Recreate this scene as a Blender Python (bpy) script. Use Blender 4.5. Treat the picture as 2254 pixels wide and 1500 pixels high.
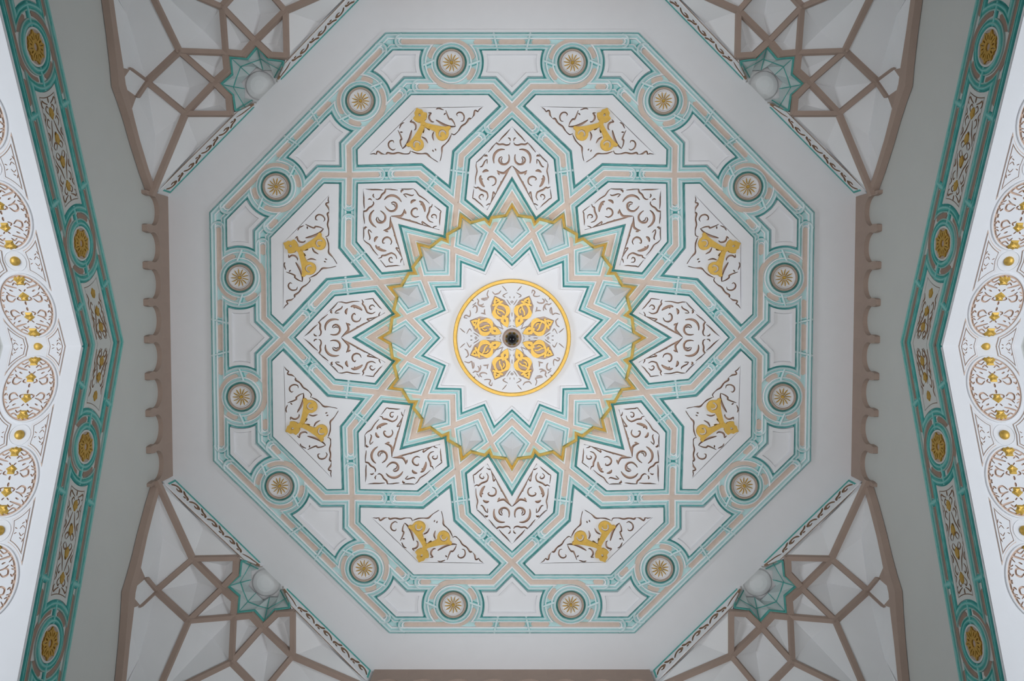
import bpy, math, random
from mathutils import Vector, Matrix
from mathutils.geometry import delaunay_2d_cdt
random.seed(7)
for o in list(bpy.data.objects): bpy.data.objects.remove(o, do_unlink=True)
scene = bpy.context.scene
COL = scene.collection
# ------------------------------------------------------------------ camera, light, exposure
H = 12.0                      # ceiling height above the camera (m)
F = 1900.0                    # focal length in pixels of the 2254 px wide frame
U = H / F                     # one ceiling pixel in metres
TH = math.radians(2.5)        # the camera leans a little from the zenith
YC = 0.040 * H                # centre of the room
XW = 0.3985 * H               # half width of the room
cam = bpy.data.cameras.new('camera'); cam.sensor_fit = 'HORIZONTAL'; cam.sensor_width = 36.0
cam.lens = F / 2254.0 * 36.0; cam.clip_end = 200
co = bpy.data.objects.new('camera', cam); COL.objects.link(co); scene.camera = co
c_, s_ = math.cos(TH), math.sin(TH)
co.matrix_world = Matrix(((1, 0, 0, 0), (0, -c_, -s_, 0), (0, s_, -c_, 0), (0, 0, 0, 1)))
w = bpy.data.worlds.new('world'); scene.world = w; w.use_nodes = True
w.node_tree.nodes['Background'].inputs[0].default_value = (0.80, 0.88, 1.0, 1)
w.node_tree.nodes['Background'].inputs[1].default_value = 0.06
def area(name, loc, aim, sx, sy, power, col, spread=180):
    l = bpy.data.lights.new(name, 'AREA'); l.shape = 'RECTANGLE'; l.size = sx; l.size_y = sy; l.energy = power; l.color = col; l.spread = math.radians(spread)
    o = bpy.data.objects.new(name, l); COL.objects.link(o); o.location = loc
    o.rotation_euler = (Vector(aim) - Vector(loc)).to_track_quat('-Z', 'Y').to_euler()
for sx in (-1, 1):  # added fill lights below the camera, standing in for daylight off the floor
    for sy in (-1, 1):
        area('added_floor_fill', (sx * 0.9, YC + sy * 2.2, -0.9), (sx * 0.15, YC + sy * 1.5, 12), 1.2, 1.2, 28, (1.0, 0.975, 0.96), 62)
for sx in (-1, 1):   # daylight of the tall windows in the side bays
    area('bay_window_light', (sx * 8.4, YC, 4.6), (sx * 2.0, YC, 9.5), 5.0, 3.0, 320, (0.90, 0.95, 1.0))
scene.view_settings.view_transform = 'Standard'; scene.view_settings.look = 'None'
scene.view_settings.gamma = 1.0; scene.view_settings.use_curve_mapping = False
scene.view_settings.exposure = 0.0

# ------------------------------------------------------------------ materials
def base_mat(name, col, rough=0.85, metal=0.0, noise=0.05, nscale=6.0, bump=0.0, bscale=60.0):
    m = bpy.data.materials.new(name); m.use_nodes = True
    nt = m.node_tree; b = nt.nodes['Principled BSDF']
    b.inputs['Roughness'].default_value = rough; b.inputs['Metallic'].default_value = metal
    tc = nt.nodes.new('ShaderNodeTexCoord'); nz = nt.nodes.new('ShaderNodeTexNoise')
    nz.inputs['Scale'].default_value = nscale; nz.inputs['Detail'].default_value = 4
    nt.links.new(tc.outputs['Object'], nz.inputs['Vector'])
    mx = nt.nodes.new('ShaderNodeMix'); mx.data_type = 'RGBA'
    mx.inputs[6].default_value = tuple(c * (1 - noise) for c in col) + (1,)
    mx.inputs[7].default_value = tuple(min(1, c * (1 + noise)) for c in col) + (1,)
    nt.links.new(nz.outputs['Fac'], mx.inputs[0]); nt.links.new(mx.outputs[2], b.inputs['Base Color'])
    if bump:
        n2 = nt.nodes.new('ShaderNodeTexNoise'); n2.inputs['Scale'].default_value = bscale; n2.inputs['Detail'].default_value = 3
        nt.links.new(tc.outputs['Object'], n2.inputs['Vector'])
        bp = nt.nodes.new('ShaderNodeBump'); bp.inputs['Strength'].default_value = bump; bp.inputs['Distance'].default_value = 0.01
        nt.links.new(n2.outputs['Fac'], bp.inputs['Height']); nt.links.new(bp.outputs['Normal'], b.inputs['Normal'])
    return m
def wash_mat(name, stops, namp=0.15):
    """hand-painted colour wash across a moulding: colour follows the point attribute 'wash' (distance across the profile)"""
    m = bpy.data.materials.new(name); m.use_nodes = True; nt = m.node_tree; b = nt.nodes['Principled BSDF']
    b.inputs['Roughness'].default_value = 0.8
    at = nt.nodes.new('ShaderNodeAttribute'); at.attribute_name = 'wash'
    tc = nt.nodes.new('ShaderNodeTexCoord'); nz = nt.nodes.new('ShaderNodeTexNoise')
    nz.inputs['Scale'].default_value = 9; nz.inputs['Detail'].default_value = 5
    nt.links.new(tc.outputs['Object'], nz.inputs['Vector'])
    ma = nt.nodes.new('ShaderNodeMath'); ma.operation = 'MULTIPLY_ADD'
    ma.inputs[1].default_value = namp; nt.links.new(nz.outputs['Fac'], ma.inputs[0]); nt.links.new(at.outputs['Fac'], ma.inputs[2])
    sb = nt.nodes.new('ShaderNodeMath'); sb.operation = 'SUBTRACT'; sb.inputs[1].default_value = namp * 0.5
    nt.links.new(ma.outputs[0], sb.inputs[0])
    r = nt.nodes.new('ShaderNodeValToRGB'); e = r.color_ramp.elements
    e[0].position = stops[0][0]; e[0].color = stops[0][1] + (1,)
    e[1].position = stops[-1][0]; e[1].color = stops[-1][1] + (1,)
    for p, c in stops[1:-1]:
        n = e.new(p); n.color = c + (1,)
    nt.links.new(sb.outputs[0], r.inputs[0]); nt.links.new(r.outputs[0], b.inputs['Base Color'])
    return m
WHITE = (0.80, 0.81, 0.84)
M = {}
M['white'] = base_mat('white_plaster', WHITE, noise=0.02, bump=0.05)
M['wall'] = base_mat('wall_paint', (0.60, 0.61, 0.59), noise=0.03, nscale=2)
M['vault'] = base_mat('vault_plaster', (0.83, 0.84, 0.86), noise=0.03, nscale=3)
M['beige'] = base_mat('beige_inlay_paint', (0.66, 0.545, 0.47), noise=0.10, nscale=14, bump=0.1)
M['ground'] = base_mat('beige_ground', (0.62, 0.46, 0.37), noise=0.12, nscale=12)
M['brownground'] = base_mat('brown_ground', (0.30, 0.19, 0.12), noise=0.15, nscale=12)
M['rib'] = base_mat('beige_rib_plaster', (0.41, 0.31, 0.26), noise=0.08, nscale=5, bump=0.1)
M['bandinlay'] = base_mat('brown_band_inlay', (0.30, 0.21, 0.165), noise=0.12, nscale=14)
M['rim'] = base_mat('taupe_rim_paint', (0.45, 0.36, 0.30), noise=0.08, nscale=20)
M['gold'] = base_mat('gold_leaf', (0.66, 0.42, 0.085), rough=0.48, metal=0.42, noise=0.15, nscale=25, bump=0.5, bscale=18)
M['brightgold'] = base_mat('bright_gold_leaf', (0.86, 0.58, 0.14), rough=0.42, metal=0.35, noise=0.15, nscale=20)
M['oldgold'] = base_mat('aged_gold_leaf', (0.52, 0.31, 0.05), rough=0.4, metal=0.6, noise=0.3, nscale=25, bump=0.5, bscale=18)
M['tealground'] = base_mat('pale_teal_ground', (0.52, 0.75, 0.76), noise=0.12, nscale=8)
M['niche'] = base_mat('pale_niche_plaster', (0.58, 0.66, 0.66), noise=0.06, nscale=5)
M['teal'] = base_mat('teal_paint', (0.10, 0.42, 0.38), noise=0.35, nscale=16)
M['black'] = base_mat('black_glass', (0.008, 0.007, 0.008), rough=0.08, noise=0.0)
M['floor'] = base_mat('floor_carpet', (0.45, 0.38, 0.33), noise=0.1)
PALE = (0.70, 0.82, 0.84); TL = (0.40, 0.67, 0.66); DK = (0.12, 0.40, 0.38); WH = (0.82, 0.84, 0.86)
M['wash'] = wash_mat('teal_washed_moulding', [(0.0, WH), (0.37, WH), (0.43, (0.34, 0.67, 0.67)), (0.50, (0.54, 0.77, 0.78)), (0.59, PALE), (0.70, (0.68, 0.80, 0.82)), (0.77, (0.40, 0.70, 0.70)), (0.86, (0.07, 0.42, 0.41)), (0.93, (0.12, 0.50, 0.49)), (1.0, (0.62, 0.77, 0.79))])
M['bandwash'] = wash_mat('deep_teal_moulding', [(0.0, (0.42, 0.48, 0.46)), (0.30, (0.30, 0.46, 0.43)), (0.42, (0.04, 0.33, 0.29)), (0.52, (0.08, 0.42, 0.38)), (0.64, (0.28, 0.56, 0.53)), (0.74, (0.10, 0.44, 0.41)), (0.86, (0.03, 0.29, 0.27)), (0.95, (0.10, 0.42, 0.40)), (1.0, (0.66, 0.70, 0.70))], 0.22)

# ------------------------------------------------------------------ mesh helpers (px units: x, y in the ornament's plane, h = how far it stands proud)
WM = {}
def link(name, data, parent=None, mat4=None):
    o = bpy.data.objects.new(name, data); COL.objects.link(o)
    m4 = mat4 if mat4 is not None else (WM[parent] if parent is not None else Matrix())
    WM[o] = m4.copy()
    if parent is not None:
        o.parent = parent; o.matrix_basis = WM[parent].inverted() @ m4
    else: o.matrix_basis = m4
    return o
def tag(o, label=None, cat=None, group=None, kind=None):
    if label: o['label'] = label
    if cat: o['category'] = cat
    if group: o['group'] = group
    if kind: o['kind'] = kind
    return o
def thing(name, label, cat, mat4, group=None):
    o = link(name, None, None, mat4); o.empty_display_size = 0.1
    return tag(o, label, cat, group)
class MB:
    def __init__(s): s.v = []; s.f = []; s.m = []; s.w = []
    def add(s, verts, faces, mi=0, wash=None):
        b = len(s.v); s.v += [tuple(p) for p in verts]; s.f += [tuple(i + b for i in f) for f in faces]; s.m += [mi] * len(faces)
        s.w += list(wash) if wash is not None else [1.0] * len(verts)
        return s
    def mesh(s, name, mats, smooth=False, scale=U):
        me = bpy.data.meshes.new(name)
        me.from_pydata([(x * scale, y * scale, z * scale) for x, y, z in s.v], [], s.f)
        for m in (mats if isinstance(mats, (list, tuple)) else [mats]): me.materials.append(m)
        me.polygons.foreach_set('material_index', s.m)
        if smooth: me.polygons.foreach_set('use_smooth', [True] * len(s.f))
        a = me.attributes.new('wash', 'FLOAT', 'POINT'); a.data.foreach_set('value', s.w)
        me.update(); return me
def area2(P): return sum(P[i][0] * P[(i + 1) % len(P)][1] - P[(i + 1) % len(P)][0] * P[i][1] for i in range(len(P))) / 2
def inset(P, d):
    sg = 1 if area2(P) > 0 else -1; n = len(P); out = []
    for i in range(n):
        p, q, r = Vector(P[i - 1]), Vector(P[i]), Vector(P[(i + 1) % n])
        a = (q - p).normalized(); b = (r - q).normalized()
        na = Vector((-a.y, a.x)) * sg; nb = Vector((-b.y, b.x)) * sg
        m = na + nb; k = m.dot(m)
        if k < 1e-6: out.append(tuple(q + na * d)); continue
        out.append(tuple(q + m * (2 * d / k)))
    return out
PROF = [(5.3, 0.2), (5.5, 3.0), (8.0, 3.5), (9.2, 1.7), (10.8, 1.9), (12.4, 4.2), (14.2, 5.2), (16.0, 4.6), (17.8, 2.0), (18.6, 0.8), (20.2, 0.7), (20.8, 6.4)]
def ring_mesh(name, loopfn, prof=PROF, mats=None, cap=False, h0=0.0, closed=True, capmat=1):
    mb = MB(); L = [loopfn(d) for d, h in prof]; n = len(L[0])
    v = []; wv = []
    for (d, h), lp in zip(prof, L):
        v += [(x, y, h + h0) for x, y in lp]; wv += [min(1.0, max(0.0, d / 21.0))] * n
    f = []
    for i in range(len(prof) - 1):
        for j in range(n if closed else n - 1):
            k = (j + 1) % n
            f.append((i * n + j, i * n + k, (i + 1) * n + k, (i + 1) * n + j))
    mb.add(v, f, 0, wv)
    if cap:
        T = plate_tris(L[-1], [])
        mb.add([(x, y, prof[-1][1] + h0) for x, y in T[0]], T[1], capmat)
    return mb.mesh(name, mats or [M['wash'], M['white']])
def ccw(P): return P if area2(P) > 0 else P[::-1]
def plate_tris(outer, holes):
    """triangulate outer minus holes; holes = list of convex-ish small polygons (may overlap)"""
    vs = []; fs = []
    for P in [outer] + holes:
        P = ccw(list(P)); b = len(vs); vs += [Vector((p[0], p[1])) for p in P]; fs.append(list(range(b, b + len(P))))
    r = delaunay_2d_cdt(vs, [], fs, 1 if not holes else 0, 1e-4, True)
    keep = [tuple(f) for f, of in zip(r[2], r[5]) if of and 0 in of and len(of) == 1]
    return [tuple(p) for p in r[0]], keep
def add_plate(mb, outer, holes, ht, hb, mt=0, mw=0, mo=None):
    V, T = plate_tris(outer, holes)
    n = len(V)
    cnt = {}
    for t in T:
        for i in range(3):
            e = (t[i], t[(i + 1) % 3]); k = (min(e), max(e)); cnt.setdefault(k, []).append(e)
    mb.add([(x, y, ht) for x, y in V], T, mt)
    side = [e[0] for e in cnt.values() if len(e) == 1]
    if side:
        used = sorted({i for e in side for i in e}); ix = {u: i for i, u in enumerate(used)}; m = len(used)
        mb.add([(V[u][0], V[u][1], ht) for u in used] + [(V[u][0], V[u][1], hb) for u in used],
               [(ix[a], ix[b], ix[b] + m, ix[a] + m) for a, b in side], mw)
        if mo is not None:   # the rim of the plate keeps its own colour, only the cut-outs take the wall colour
            O = [Vector(p) for p in outer]
            for j, (a, b) in enumerate(side):
                c = (Vector(V[a]) + Vector(V[b])) / 2
                for i in range(len(O)):
                    p, q = O[i - 1], O[i]; e = q - p
                    if e.length < 1e-6: continue
                    k = min(1, max(0, (c - p).dot(e) / e.dot(e)))
                    if (p + e * k - c).length < 1e-2: mb.m[len(mb.m) - len(side) + j] = mo; break
    return mb
def spline(P, n=5):
    P = [Vector(p) for p in P]
    if len(P) == 2: return [P[0].lerp(P[1], i / 4) for i in range(5)]
    Q = [2 * P[0] - P[1]] + P + [2 * P[-1] - P[-2]]; out = []
    for i in range(1, len(Q) - 2):
        a, b, c, d = Q[i - 1:i + 3]
        for k in range(n):
            t = k / n
            out.append(0.5 * ((2 * b) + (c - a) * t + (2 * a - 5 * b + 4 * c - d) * t * t + (3 * b - a - 3 * c + d) * t ** 3))
    out.append(P[-1]); return out
def stroke(P, wd, taper=0.25, n=5):
    """a tapered brush stroke as a list of quads"""
    S = spline(P, n); k = len(S); L = []; R = []
    for i, p in enumerate(S):
        t = (S[min(i + 1, k - 1)] - S[max(i - 1, 0)])
        if t.length < 1e-9: t = Vector((1, 0))
        t.normalize(); nrm = Vector((-t.y, t.x)); u = i / (k - 1)
        ww = wd * 0.5 * (taper + (1 - taper) * math.sin(math.pi * min(1, max(0, u))) ** 0.7)
        L.append(p + nrm * ww); R.append(p - nrm * ww)
    out = []
    for i in range(k - 1):
        for tri in ((L[i], R[i], R[i + 1]), (L[i], R[i + 1], L[i + 1])):
            q = [(round(p.x, 3), round(p.y, 3)) for p in tri]
            if abs(area2(q)) > 2e-3: out.append(q)
    return out
def strokes(defs, fn=lambda p: p, sc=1.0, taper=0.25, n=4):
    out = []
    for d in defs: out += stroke([fn(p) for p in d[0]], d[1] * sc, taper, n)
    return out
def mirror_y(Q): return [[(x, -y) for x, y in q] for q in Q]
def mirror_x(Q): return [[(-x, y) for x, y in q] for q in Q]
def ribbon(path, wd, h0, h1, chamfer=0.35, closed=False):
    """inlay bar with blunt pointed ends, as one prism"""
    P = [Vector(p) for p in path]; n = len(P); L = []; R = []
    for i in range(n):
        a = (P[i] - P[i - 1]).normalized() if i > 0 else (P[1] - P[0]).normalized()
        b = (P[i + 1] - P[i]).normalized() if i < n - 1 else a
        na = Vector((-a.y, a.x)); nb = Vector((-b.y, b.x)); m = na + nb; m = m * (wd / m.dot(m))
        L.append(P[i] + m); R.append(P[i] - m)
    d0 = (P[0] - P[1]).normalized() * wd * chamfer; d1 = (P[-1] - P[-2]).normalized() * wd * chamfer
    mb = MB(); v = [tuple(p) for p in L] + [tuple(p) for p in R] + [tuple(P[0] + d0), tuple(P[-1] + d1)]
    f = [(i, i + 1, n + i + 1, n + i) for i in range(n - 1)] + [(0, n, 2 * n), (n - 1, 2 * n + 1, 2 * n - 1)]
    k = len(v)
    bd = [2 * n] + list(range(n)) + [2 * n + 1] + list(range(2 * n - 1, n - 1, -1))
    mb.add([(x, y, h1) for x, y in v], f)
    mb.add([(v[i][0], v[i][1], h1) for i in bd] + [(v[i][0], v[i][1], h0) for i in bd],
           [(i, (i + 1) % len(bd), len(bd) + (i + 1) % len(bd), len(bd) + i) for i in range(len(bd))])
    return mb
def arc(cx, cy, r, a0, a1, n=10):
    return [(cx + r * math.cos(math.radians(a0 + (a1 - a0) * i / n)), cy + r * math.sin(math.radians(a0 + (a1 - a0) * i / n))) for i in range(n + 1)]
def cap_mesh(name, cx, cy, ang, mat, prof=PROF[:-1]):
    """rounded end of a strap moulding: the profile turned through half a circle"""
    mb = MB(); n = 12; v = []; wv = []; f = []
    for d, h in prof:
        v += [(x, y, h + 0.05) for x, y in arc(cx, cy, d, ang - 90, ang + 90, n)]; wv += [d / 21.0] * (n + 1)
    for i in range(len(prof) - 1):
        for j in range(n): f.append((i * (n + 1) + j, i * (n + 1) + j + 1, (i + 1) * (n + 1) + j + 1, (i + 1) * (n + 1) + j))
    mb.add(v, f, 0, wv); return mb.mesh(name, mat)
def bar_mesh(name, p0, p1, wd, h, mat, h0=0.0):
    """half-round cross bar"""
    p, q = Vector(p0), Vector(p1); t = (q - p).normalized(); nn = Vector((-t.y, t.x)); mb = MB(); K = 6; v = []; wv = []
    for e in (p, q):
        for i in range(K + 1):
            a = math.pi * i / K; o = e + nn * (math.cos(a) * wd / 2)
            v.append((o.x, o.y, h0 + h * math.sin(a))); wv.append(0.62 + 0.25 * abs(math.cos(a)))
    f = [(i, i + 1, K + 1 + i + 1, K + 1 + i) for i in range(K)] + [tuple(range(K + 1)), tuple(range(K + 1, 2 * K + 2))]
    mb.add(v, f, 0, wv); return mb.mesh(name, mat)
def lathe(prof, n=28, wash=None):
    mb = MB(); v = []; f = []
    for r, h in prof: v += [(r * math.cos(2 * math.pi * i / n), r * math.sin(2 * math.pi * i / n), h) for i in range(n)]
    for i in range(len(prof) - 1):
        for j in range(n): f.append((i * n + j, i * n + (j + 1) % n, (i + 1) * n + (j + 1) % n, (i + 1) * n + j))
    f.append(tuple(range((len(prof) - 1) * n, len(prof) * n)))
    mb.add(v, f, 0, wash); return mb
def rot2(p, deg): a = math.radians(deg); return (p[0] * math.cos(a) - p[1] * math.sin(a), p[0] * math.sin(a) + p[1] * math.cos(a))
def pol(r, deg): return (r * math.cos(math.radians(deg)), r * math.sin(math.radians(deg)))
def refl(p, ax):  # reflect about the line through the origin at angle ax
    x, y = rot2(p, -ax); return rot2((x, -y), ax)
HS = 2.1                      # relief depth factor
def place(deg, h=0.0):
    """world matrix of a rosette sector turned by deg (counter-clockwise in the picture)"""
    B = Matrix(((1, 0, 0, 0), (0, -1, 0, YC), (0, 0, -HS, H - h * U * HS), (0, 0, 0, 1)))
    return B @ Matrix.Rotation(math.radians(deg), 4, 'Z')

# ================================================================== THE SETTING
def setting(name, mb, mats, mat4=None, scale=1.0):
    o = link(name, mb.mesh(name, mats, scale=scale), None, mat4); o['kind'] = 'structure'; return o
T8 = math.tan(math.radians(22.5))
OE = 764.0; OD = 755 * math.sqrt(2) - OE
OCT = [(OE, OD), (OD, OE), (-OD, OE), (-OE, OD), (-OE, -OD), (-OD, -OE), (OD, -OE), (OE, -OD)]
mb = MB(); add_plate(mb, OCT, [], 0, -30); setting('ceiling', mb, M['white'], place(0), U)
SL = 0.437; PH = math.atan(SL); CP, SP = math.cos(PH), math.sin(PH); Z0 = 0.7919 * H
ZF = -1.6
def wall_mesh(half):
    """wall plane in (y, z): full height with the gabled arch opening"""
    yo = 3.35; zo = Z0 - SL * yo + 0.03
    P = [(-half, ZF), (-yo, ZF), (-yo, zo), (0, Z0 + 0.03), (yo, zo), (yo, ZF), (half, ZF), (half, H), (-half, H)]
    mb = MB(); add_plate(mb, P, [], 0, -0.83); return mb
for nm, sg in (('wall_east', 1), ('wall_west', -1)):
    m4 = Matrix(((0, 0, -sg, sg * (XW + 5 * U)), (1, 0, 0, YC), (0, 1, 0, 0), (0, 0, 0, 1)))
    setting(nm, wall_mesh(XW + 0.2), M['wall'], m4)
for nm, sg in (('wall_south', 1), ('wall_north', -1)):
    m4 = Matrix(((1, 0, 0, 0), (0, 0, -sg, YC + sg * (XW + 5 * U)), (0, 1, 0, 0), (0, 0, 0, 1)))
    setting(nm, wall_mesh(XW + 0.2), M['wall'], m4)
mb = MB(); R_ = 9.5
mb.add([(-R_, YC - R_, ZF), (R_, YC - R_, ZF), (R_, YC + R_, ZF), (-R_, YC + R_, ZF)], [(0, 1, 2, 3)]); setting('floor', mb, M['floor'])
for i, sg in enumerate((-1, 1)):   # ceiling of the side bays behind the arches
    x0, x1 = sg * (XW + 131 * U + 0.01), sg * 9.5
    mb = MB(); z = 10.6
    mb.add([(x0, YC - 7, z), (x1, YC - 7, z), (x1, YC + 7, z), (x0, YC + 7, z)], [(0, 1, 2, 3)])
    setting('trim_%d' % (i + 1), mb, M['wall'])

# ================================================================== CEILING ROSETTE
root = thing('ceiling_rosette', 'large octagonal teal and beige strapwork relief covering the flat white ceiling', 'ceiling ornament', place(0))
mb = MB(); add_plate(mb, [pol(662 / math.cos(math.radians(22.5)), 22.5 + 45 * k) for k in range(8)], [], 0.4, -2)
link('ground_plate', mb.mesh('ground_plate', M['tealground']), root)
OC = [pol(641 / math.cos(math.radians(22.5)), 22.5 + 45 * k) for k in range(8)]
link('border_moulding', ring_mesh('border_moulding', lambda d: inset(OC, -d), PROF[:-2] + [(20.5, 0.4)]), root)
OC2 = [pol(666 / math.cos(math.radians(22.5)), 22.5 + 45 * k) for k in range(8)]
link('border_fillet', ring_mesh('border_fillet', lambda d: inset(OC2, -d), [(-4, 0.2), (-4, 1.6), (2, 1.6), (2.6, 0.0)], [M['white'], M['white']]), root)
CX, CY, RW = 596.0, 131.0, 49.5
def inlay(path, deg, mir=0, wd=11.0, h=1.3, parent=None, cham=0.35, z0=0.0):
    key = (tuple(path), mir, wd, h, cham)
    if key not in INL:
        p = [(x, -y) for x, y in path] if mir else list(path)
        INL[key] = ribbon(p, wd, 0.0, h + 0.06 * (len(INL) % 9), cham).mesh('inlay', M['beige'])
    return link('inlay', INL[key], parent or root, place(deg, z0))
INL = {}
HALF = [  # inlay bars of one half sector (right-hand sector, upper half)
    [(501, 0), (458, 45)],
    [(501, 0), (545, 43), (545, 131)] + arc(CX, CY, 51, 180, 106, 8)[1:],
    [(432, 72), (396, 110), (374, 112.5)],
    [(351, 114.5), (292, 121)],
    [(292, 121), (262, 84)],
    [(545, 184), (545, 201)],
    [(642, 238), (642, 131)] + arc(CX, CY, 47, 0, -76, 8)[1:],
    arc(CX, CY, 48.5, 50, 74, 4), arc(CX, CY, 48.5, -106, -132, 4),
    [(641, 46), (641, 80)],
]
ONE = [[(275, 21), (310, 0), (275, -21)], [(641, -26), (641, 26)]]
caps = [(458, 45, math.degrees(math.atan2(45, -43))), (432, 72, math.degrees(math.atan2(-38, 36))), (545, 201, 90), (642, 238, 90)]
bars = [((362 + 3, 113.5 + 20), (362 - 3, 113.5 - 20), 8), ((622, 31), (660, 40), 8),
        ((589, 196), (602, 166), 8), ((590, 97), (601, 66), 8)]
CAPM = {}; BARM = {}
for k in range(8):
    for p in ONE: inlay(p, 45 * k)
    for mir in (0, 1):
        for p in HALF: inlay(p, 45 * k, mir)
        for i, (x, y, a) in enumerate(caps):
            if (i, mir) not in CAPM: CAPM[(i, mir)] = cap_mesh('end_cap', x, -y if mir else y, -a if mir else a, M['wash'])
            link('end_cap', CAPM[(i, mir)], root, place(45 * k))
        for i, (p, q, wd) in enumerate(bars):
            if (i, mir) not in BARM:
                g = (lambda t: (t[0], -t[1])) if mir else (lambda t: t)
                BARM[(i, mir)] = bar_mesh('cross_bar', g(p), g(q), wd, 4.2, M['wash'])
            link('cross_bar', BARM[(i, mir)], root, place(45 * k))
# small V cells between the crossing straps and the gilt zigzag
V1 = [(292, 121), (232, 47)]
V2 = [(310, 0), (232, 47), (232, -47)]
VC = [V1[0], V1[1], refl(V1[1], 22.5)]
vm = ring_mesh('moulding', lambda d: inset(VC, d), PROF[:-1]); vm2 = ring_mesh('moulding', lambda d: inset(V2, d), PROF[:-1])
for k in range(8):
    link('moulding', vm, root, place(45 * k)); link('moulding', vm2, root, place(45 * k))

# ---- petal (shield) panels
CLK = ["at three o'clock", 'at the upper right', "at twelve o'clock", 'at the upper left', "at nine o'clock", 'at the lower left', "at six o'clock", 'at the lower right']
Qx, Qy = 232, 47
C1 = [(501, 0), (396, 110), (292, 121), (Qx, Qy), (310, 0), (Qx, -Qy), (292, -121), (396, -110)]
S1 = [(457, 0), (380, 78.5), (303, 86.5), (277, 54), (373, 0), (277, -54), (303, -86.5), (380, -78.5)]
pz = lambda p: (p[0] / 7.143 + 253, 104 - p[1] / 7.143)
PET = [([(175, 350), (200, 310), (260, 265), (300, 215), (345, 165), (360, 135), (420, 140), (495, 150)], 16), ([(175, 352), (215, 385), (262, 410), (268, 380), (245, 340)], 18),
 ([(300, 415), (380, 440), (455, 455), (420, 480), (445, 510)], 18), ([(280, 410), (330, 440), (430, 500), (530, 545), (610, 590), (720, 650), (800, 690), (860, 738)], 26),
 ([(500, 512), (560, 560), (615, 578), (600, 600)], 18), ([(535, 148), (515, 190), (525, 215), (490, 260), (470, 310), (445, 352), (380, 368), (325, 342)], 24),
 ([(330, 265), (365, 235), (400, 245), (415, 275), (400, 300), (372, 290)], 18), ([(570, 175), (660, 178), (730, 192), (780, 202), (850, 188), (905, 190)], 18),
 ([(530, 318), (570, 285), (620, 262), (670, 250), (712, 262)], 38), ([(650, 290), (660, 262)], 16), ([(757, 285), (780, 320), (785, 350), (775, 380)], 34),
 ([(550, 430), (575, 478), (625, 493), (670, 475), (690, 430), (678, 385), (650, 367), (635, 388)], 24), ([(842, 245), (847, 275), (880, 300), (930, 325), (960, 358)], 20), ([(885, 358), (960, 360)], 14),
 ([(1000, 365), (1018, 340), (1000, 315)], 26), ([(910, 190), (980, 265), (1048, 325)], 26), ([(1065, 375), (1130, 430), (1205, 490), (1185, 540), (1190, 600), (1175, 650), (1185, 700), (1215, 715)], 24),
 ([(895, 465), (960, 456), (1030, 470), (1082, 512), (1108, 570), (1108, 632)], 32), ([(1000, 590), (980, 552), (930, 542), (888, 580), (882, 640), (920, 688), (980, 700), (1035, 692)], 28), ([(905, 595), (940, 575), (990, 595)], 16),
 ([(785, 508), (755, 560), (748, 620), (790, 670), (855, 735)], 30), ([(715, 548), (770, 520)], 24), ([(1225, 535), (1290, 590), (1360, 660), (1440, 722)], 18), ([(1290, 680), (1275, 708), (1235, 718)], 18)]
hs = strokes(PET, pz, 1.22 / 7.143); hs = hs + mirror_y(hs)
mb = MB(); add_plate(mb, S1, hs, 6.4, 0.4, 0, 1); me_tr = mb.mesh('tracery', [M['white'], M['ground']])
mb = MB(); add_plate(mb, S1, [], 0.9, 0.2); me_gr = mb.mesh('panel_ground', M['ground'])
mb = MB(); add_plate(mb, inset(C1, 20.8), [S1], 7.6, 0.4); me_fr = mb.mesh('frame', M['white'])
me_mo = ring_mesh('moulding', lambda d: inset(C1, d), PROF[:-1] + [(20.9, 7.6)])
for k in range(8):
    t = thing('petal_panel', 'white petal-shaped relief panel with beige scrollwork %s of the rosette' % CLK[k], 'relief panel', place(45 * k), 'petal panels around the star')
    link('moulding', me_mo, t); link('frame', me_fr, t); link('panel_ground', me_gr, t); tag(link('tracery', me_tr, t), 'white scrolling leaf tracery', kind='stuff')

# ---- kite panels with the gilt ornament
KL = ["just above three o'clock", "just right of twelve o'clock", "just left of twelve o'clock", "just above nine o'clock", "just below nine o'clock", "just left of six o'clock", "just right of six o'clock", "just below three o'clock"]
ax = lambda p: rot2(p, -22.5)
def kz(p): return ax((p[0] / 5.77 + 373, 314 - p[1] / 5.77))
def sym(P):  # P: points from one axis end to the other, lower half; mirrored about the axis
    return P + [(x, -y) for x, y in P[::-1] if abs(y) > 0.6]
h2 = [ax((292, 121)), ax((396, 110)), ax((501, 0)), ax((545, 43)), ax((545, 225.75))]
h2[0] = (h2[0][0], 0); h2[-1] = (h2[-1][0], 0)
C2 = sym(h2)
s2 = [(408, 0), ax((414, 148)), ax((500, 61)), ax((498, 206))]; s2[-1] = (s2[-1][0], 0); s2[0] = (407, 0)
S2 = sym(s2)
KIT = [([(735, 1450), (732, 1200), (728, 900), (722, 680)], 16), ([(725, 1440), (695, 1400), (668, 1395), (685, 1350), (620, 1335), (580, 1310), (585, 1275), (530, 1240), (490, 1180), (425, 1140), (388, 1090), (402, 1052)], 20),
 ([(390, 1055), (320, 1022), (270, 985), (228, 938), (150, 938), (60, 912)], 20), ([(550, 1170), (562, 1205), (610, 1215), (653, 1190), (663, 1150), (640, 1122), (615, 1132)], 17),
 ([(490, 1105), (540, 1085), (580, 1052), (578, 1030), (630, 1005), (690, 985)], 18), ([(630, 960), (655, 985)], 16), ([(488, 1110), (487, 1040), (512, 960), (545, 900), (570, 862)], 24),
 ([(545, 840), (547, 810), (580, 782), (620, 780), (652, 800), (656, 765)], 20), ([(310, 835), (370, 820), (425, 835)], 18), ([(440, 785), (465, 760), (490, 742)], 22), ([(185, 862), (215, 850)], 14), ([(702, 860), (712, 900), (692, 960)], 16)]
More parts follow.
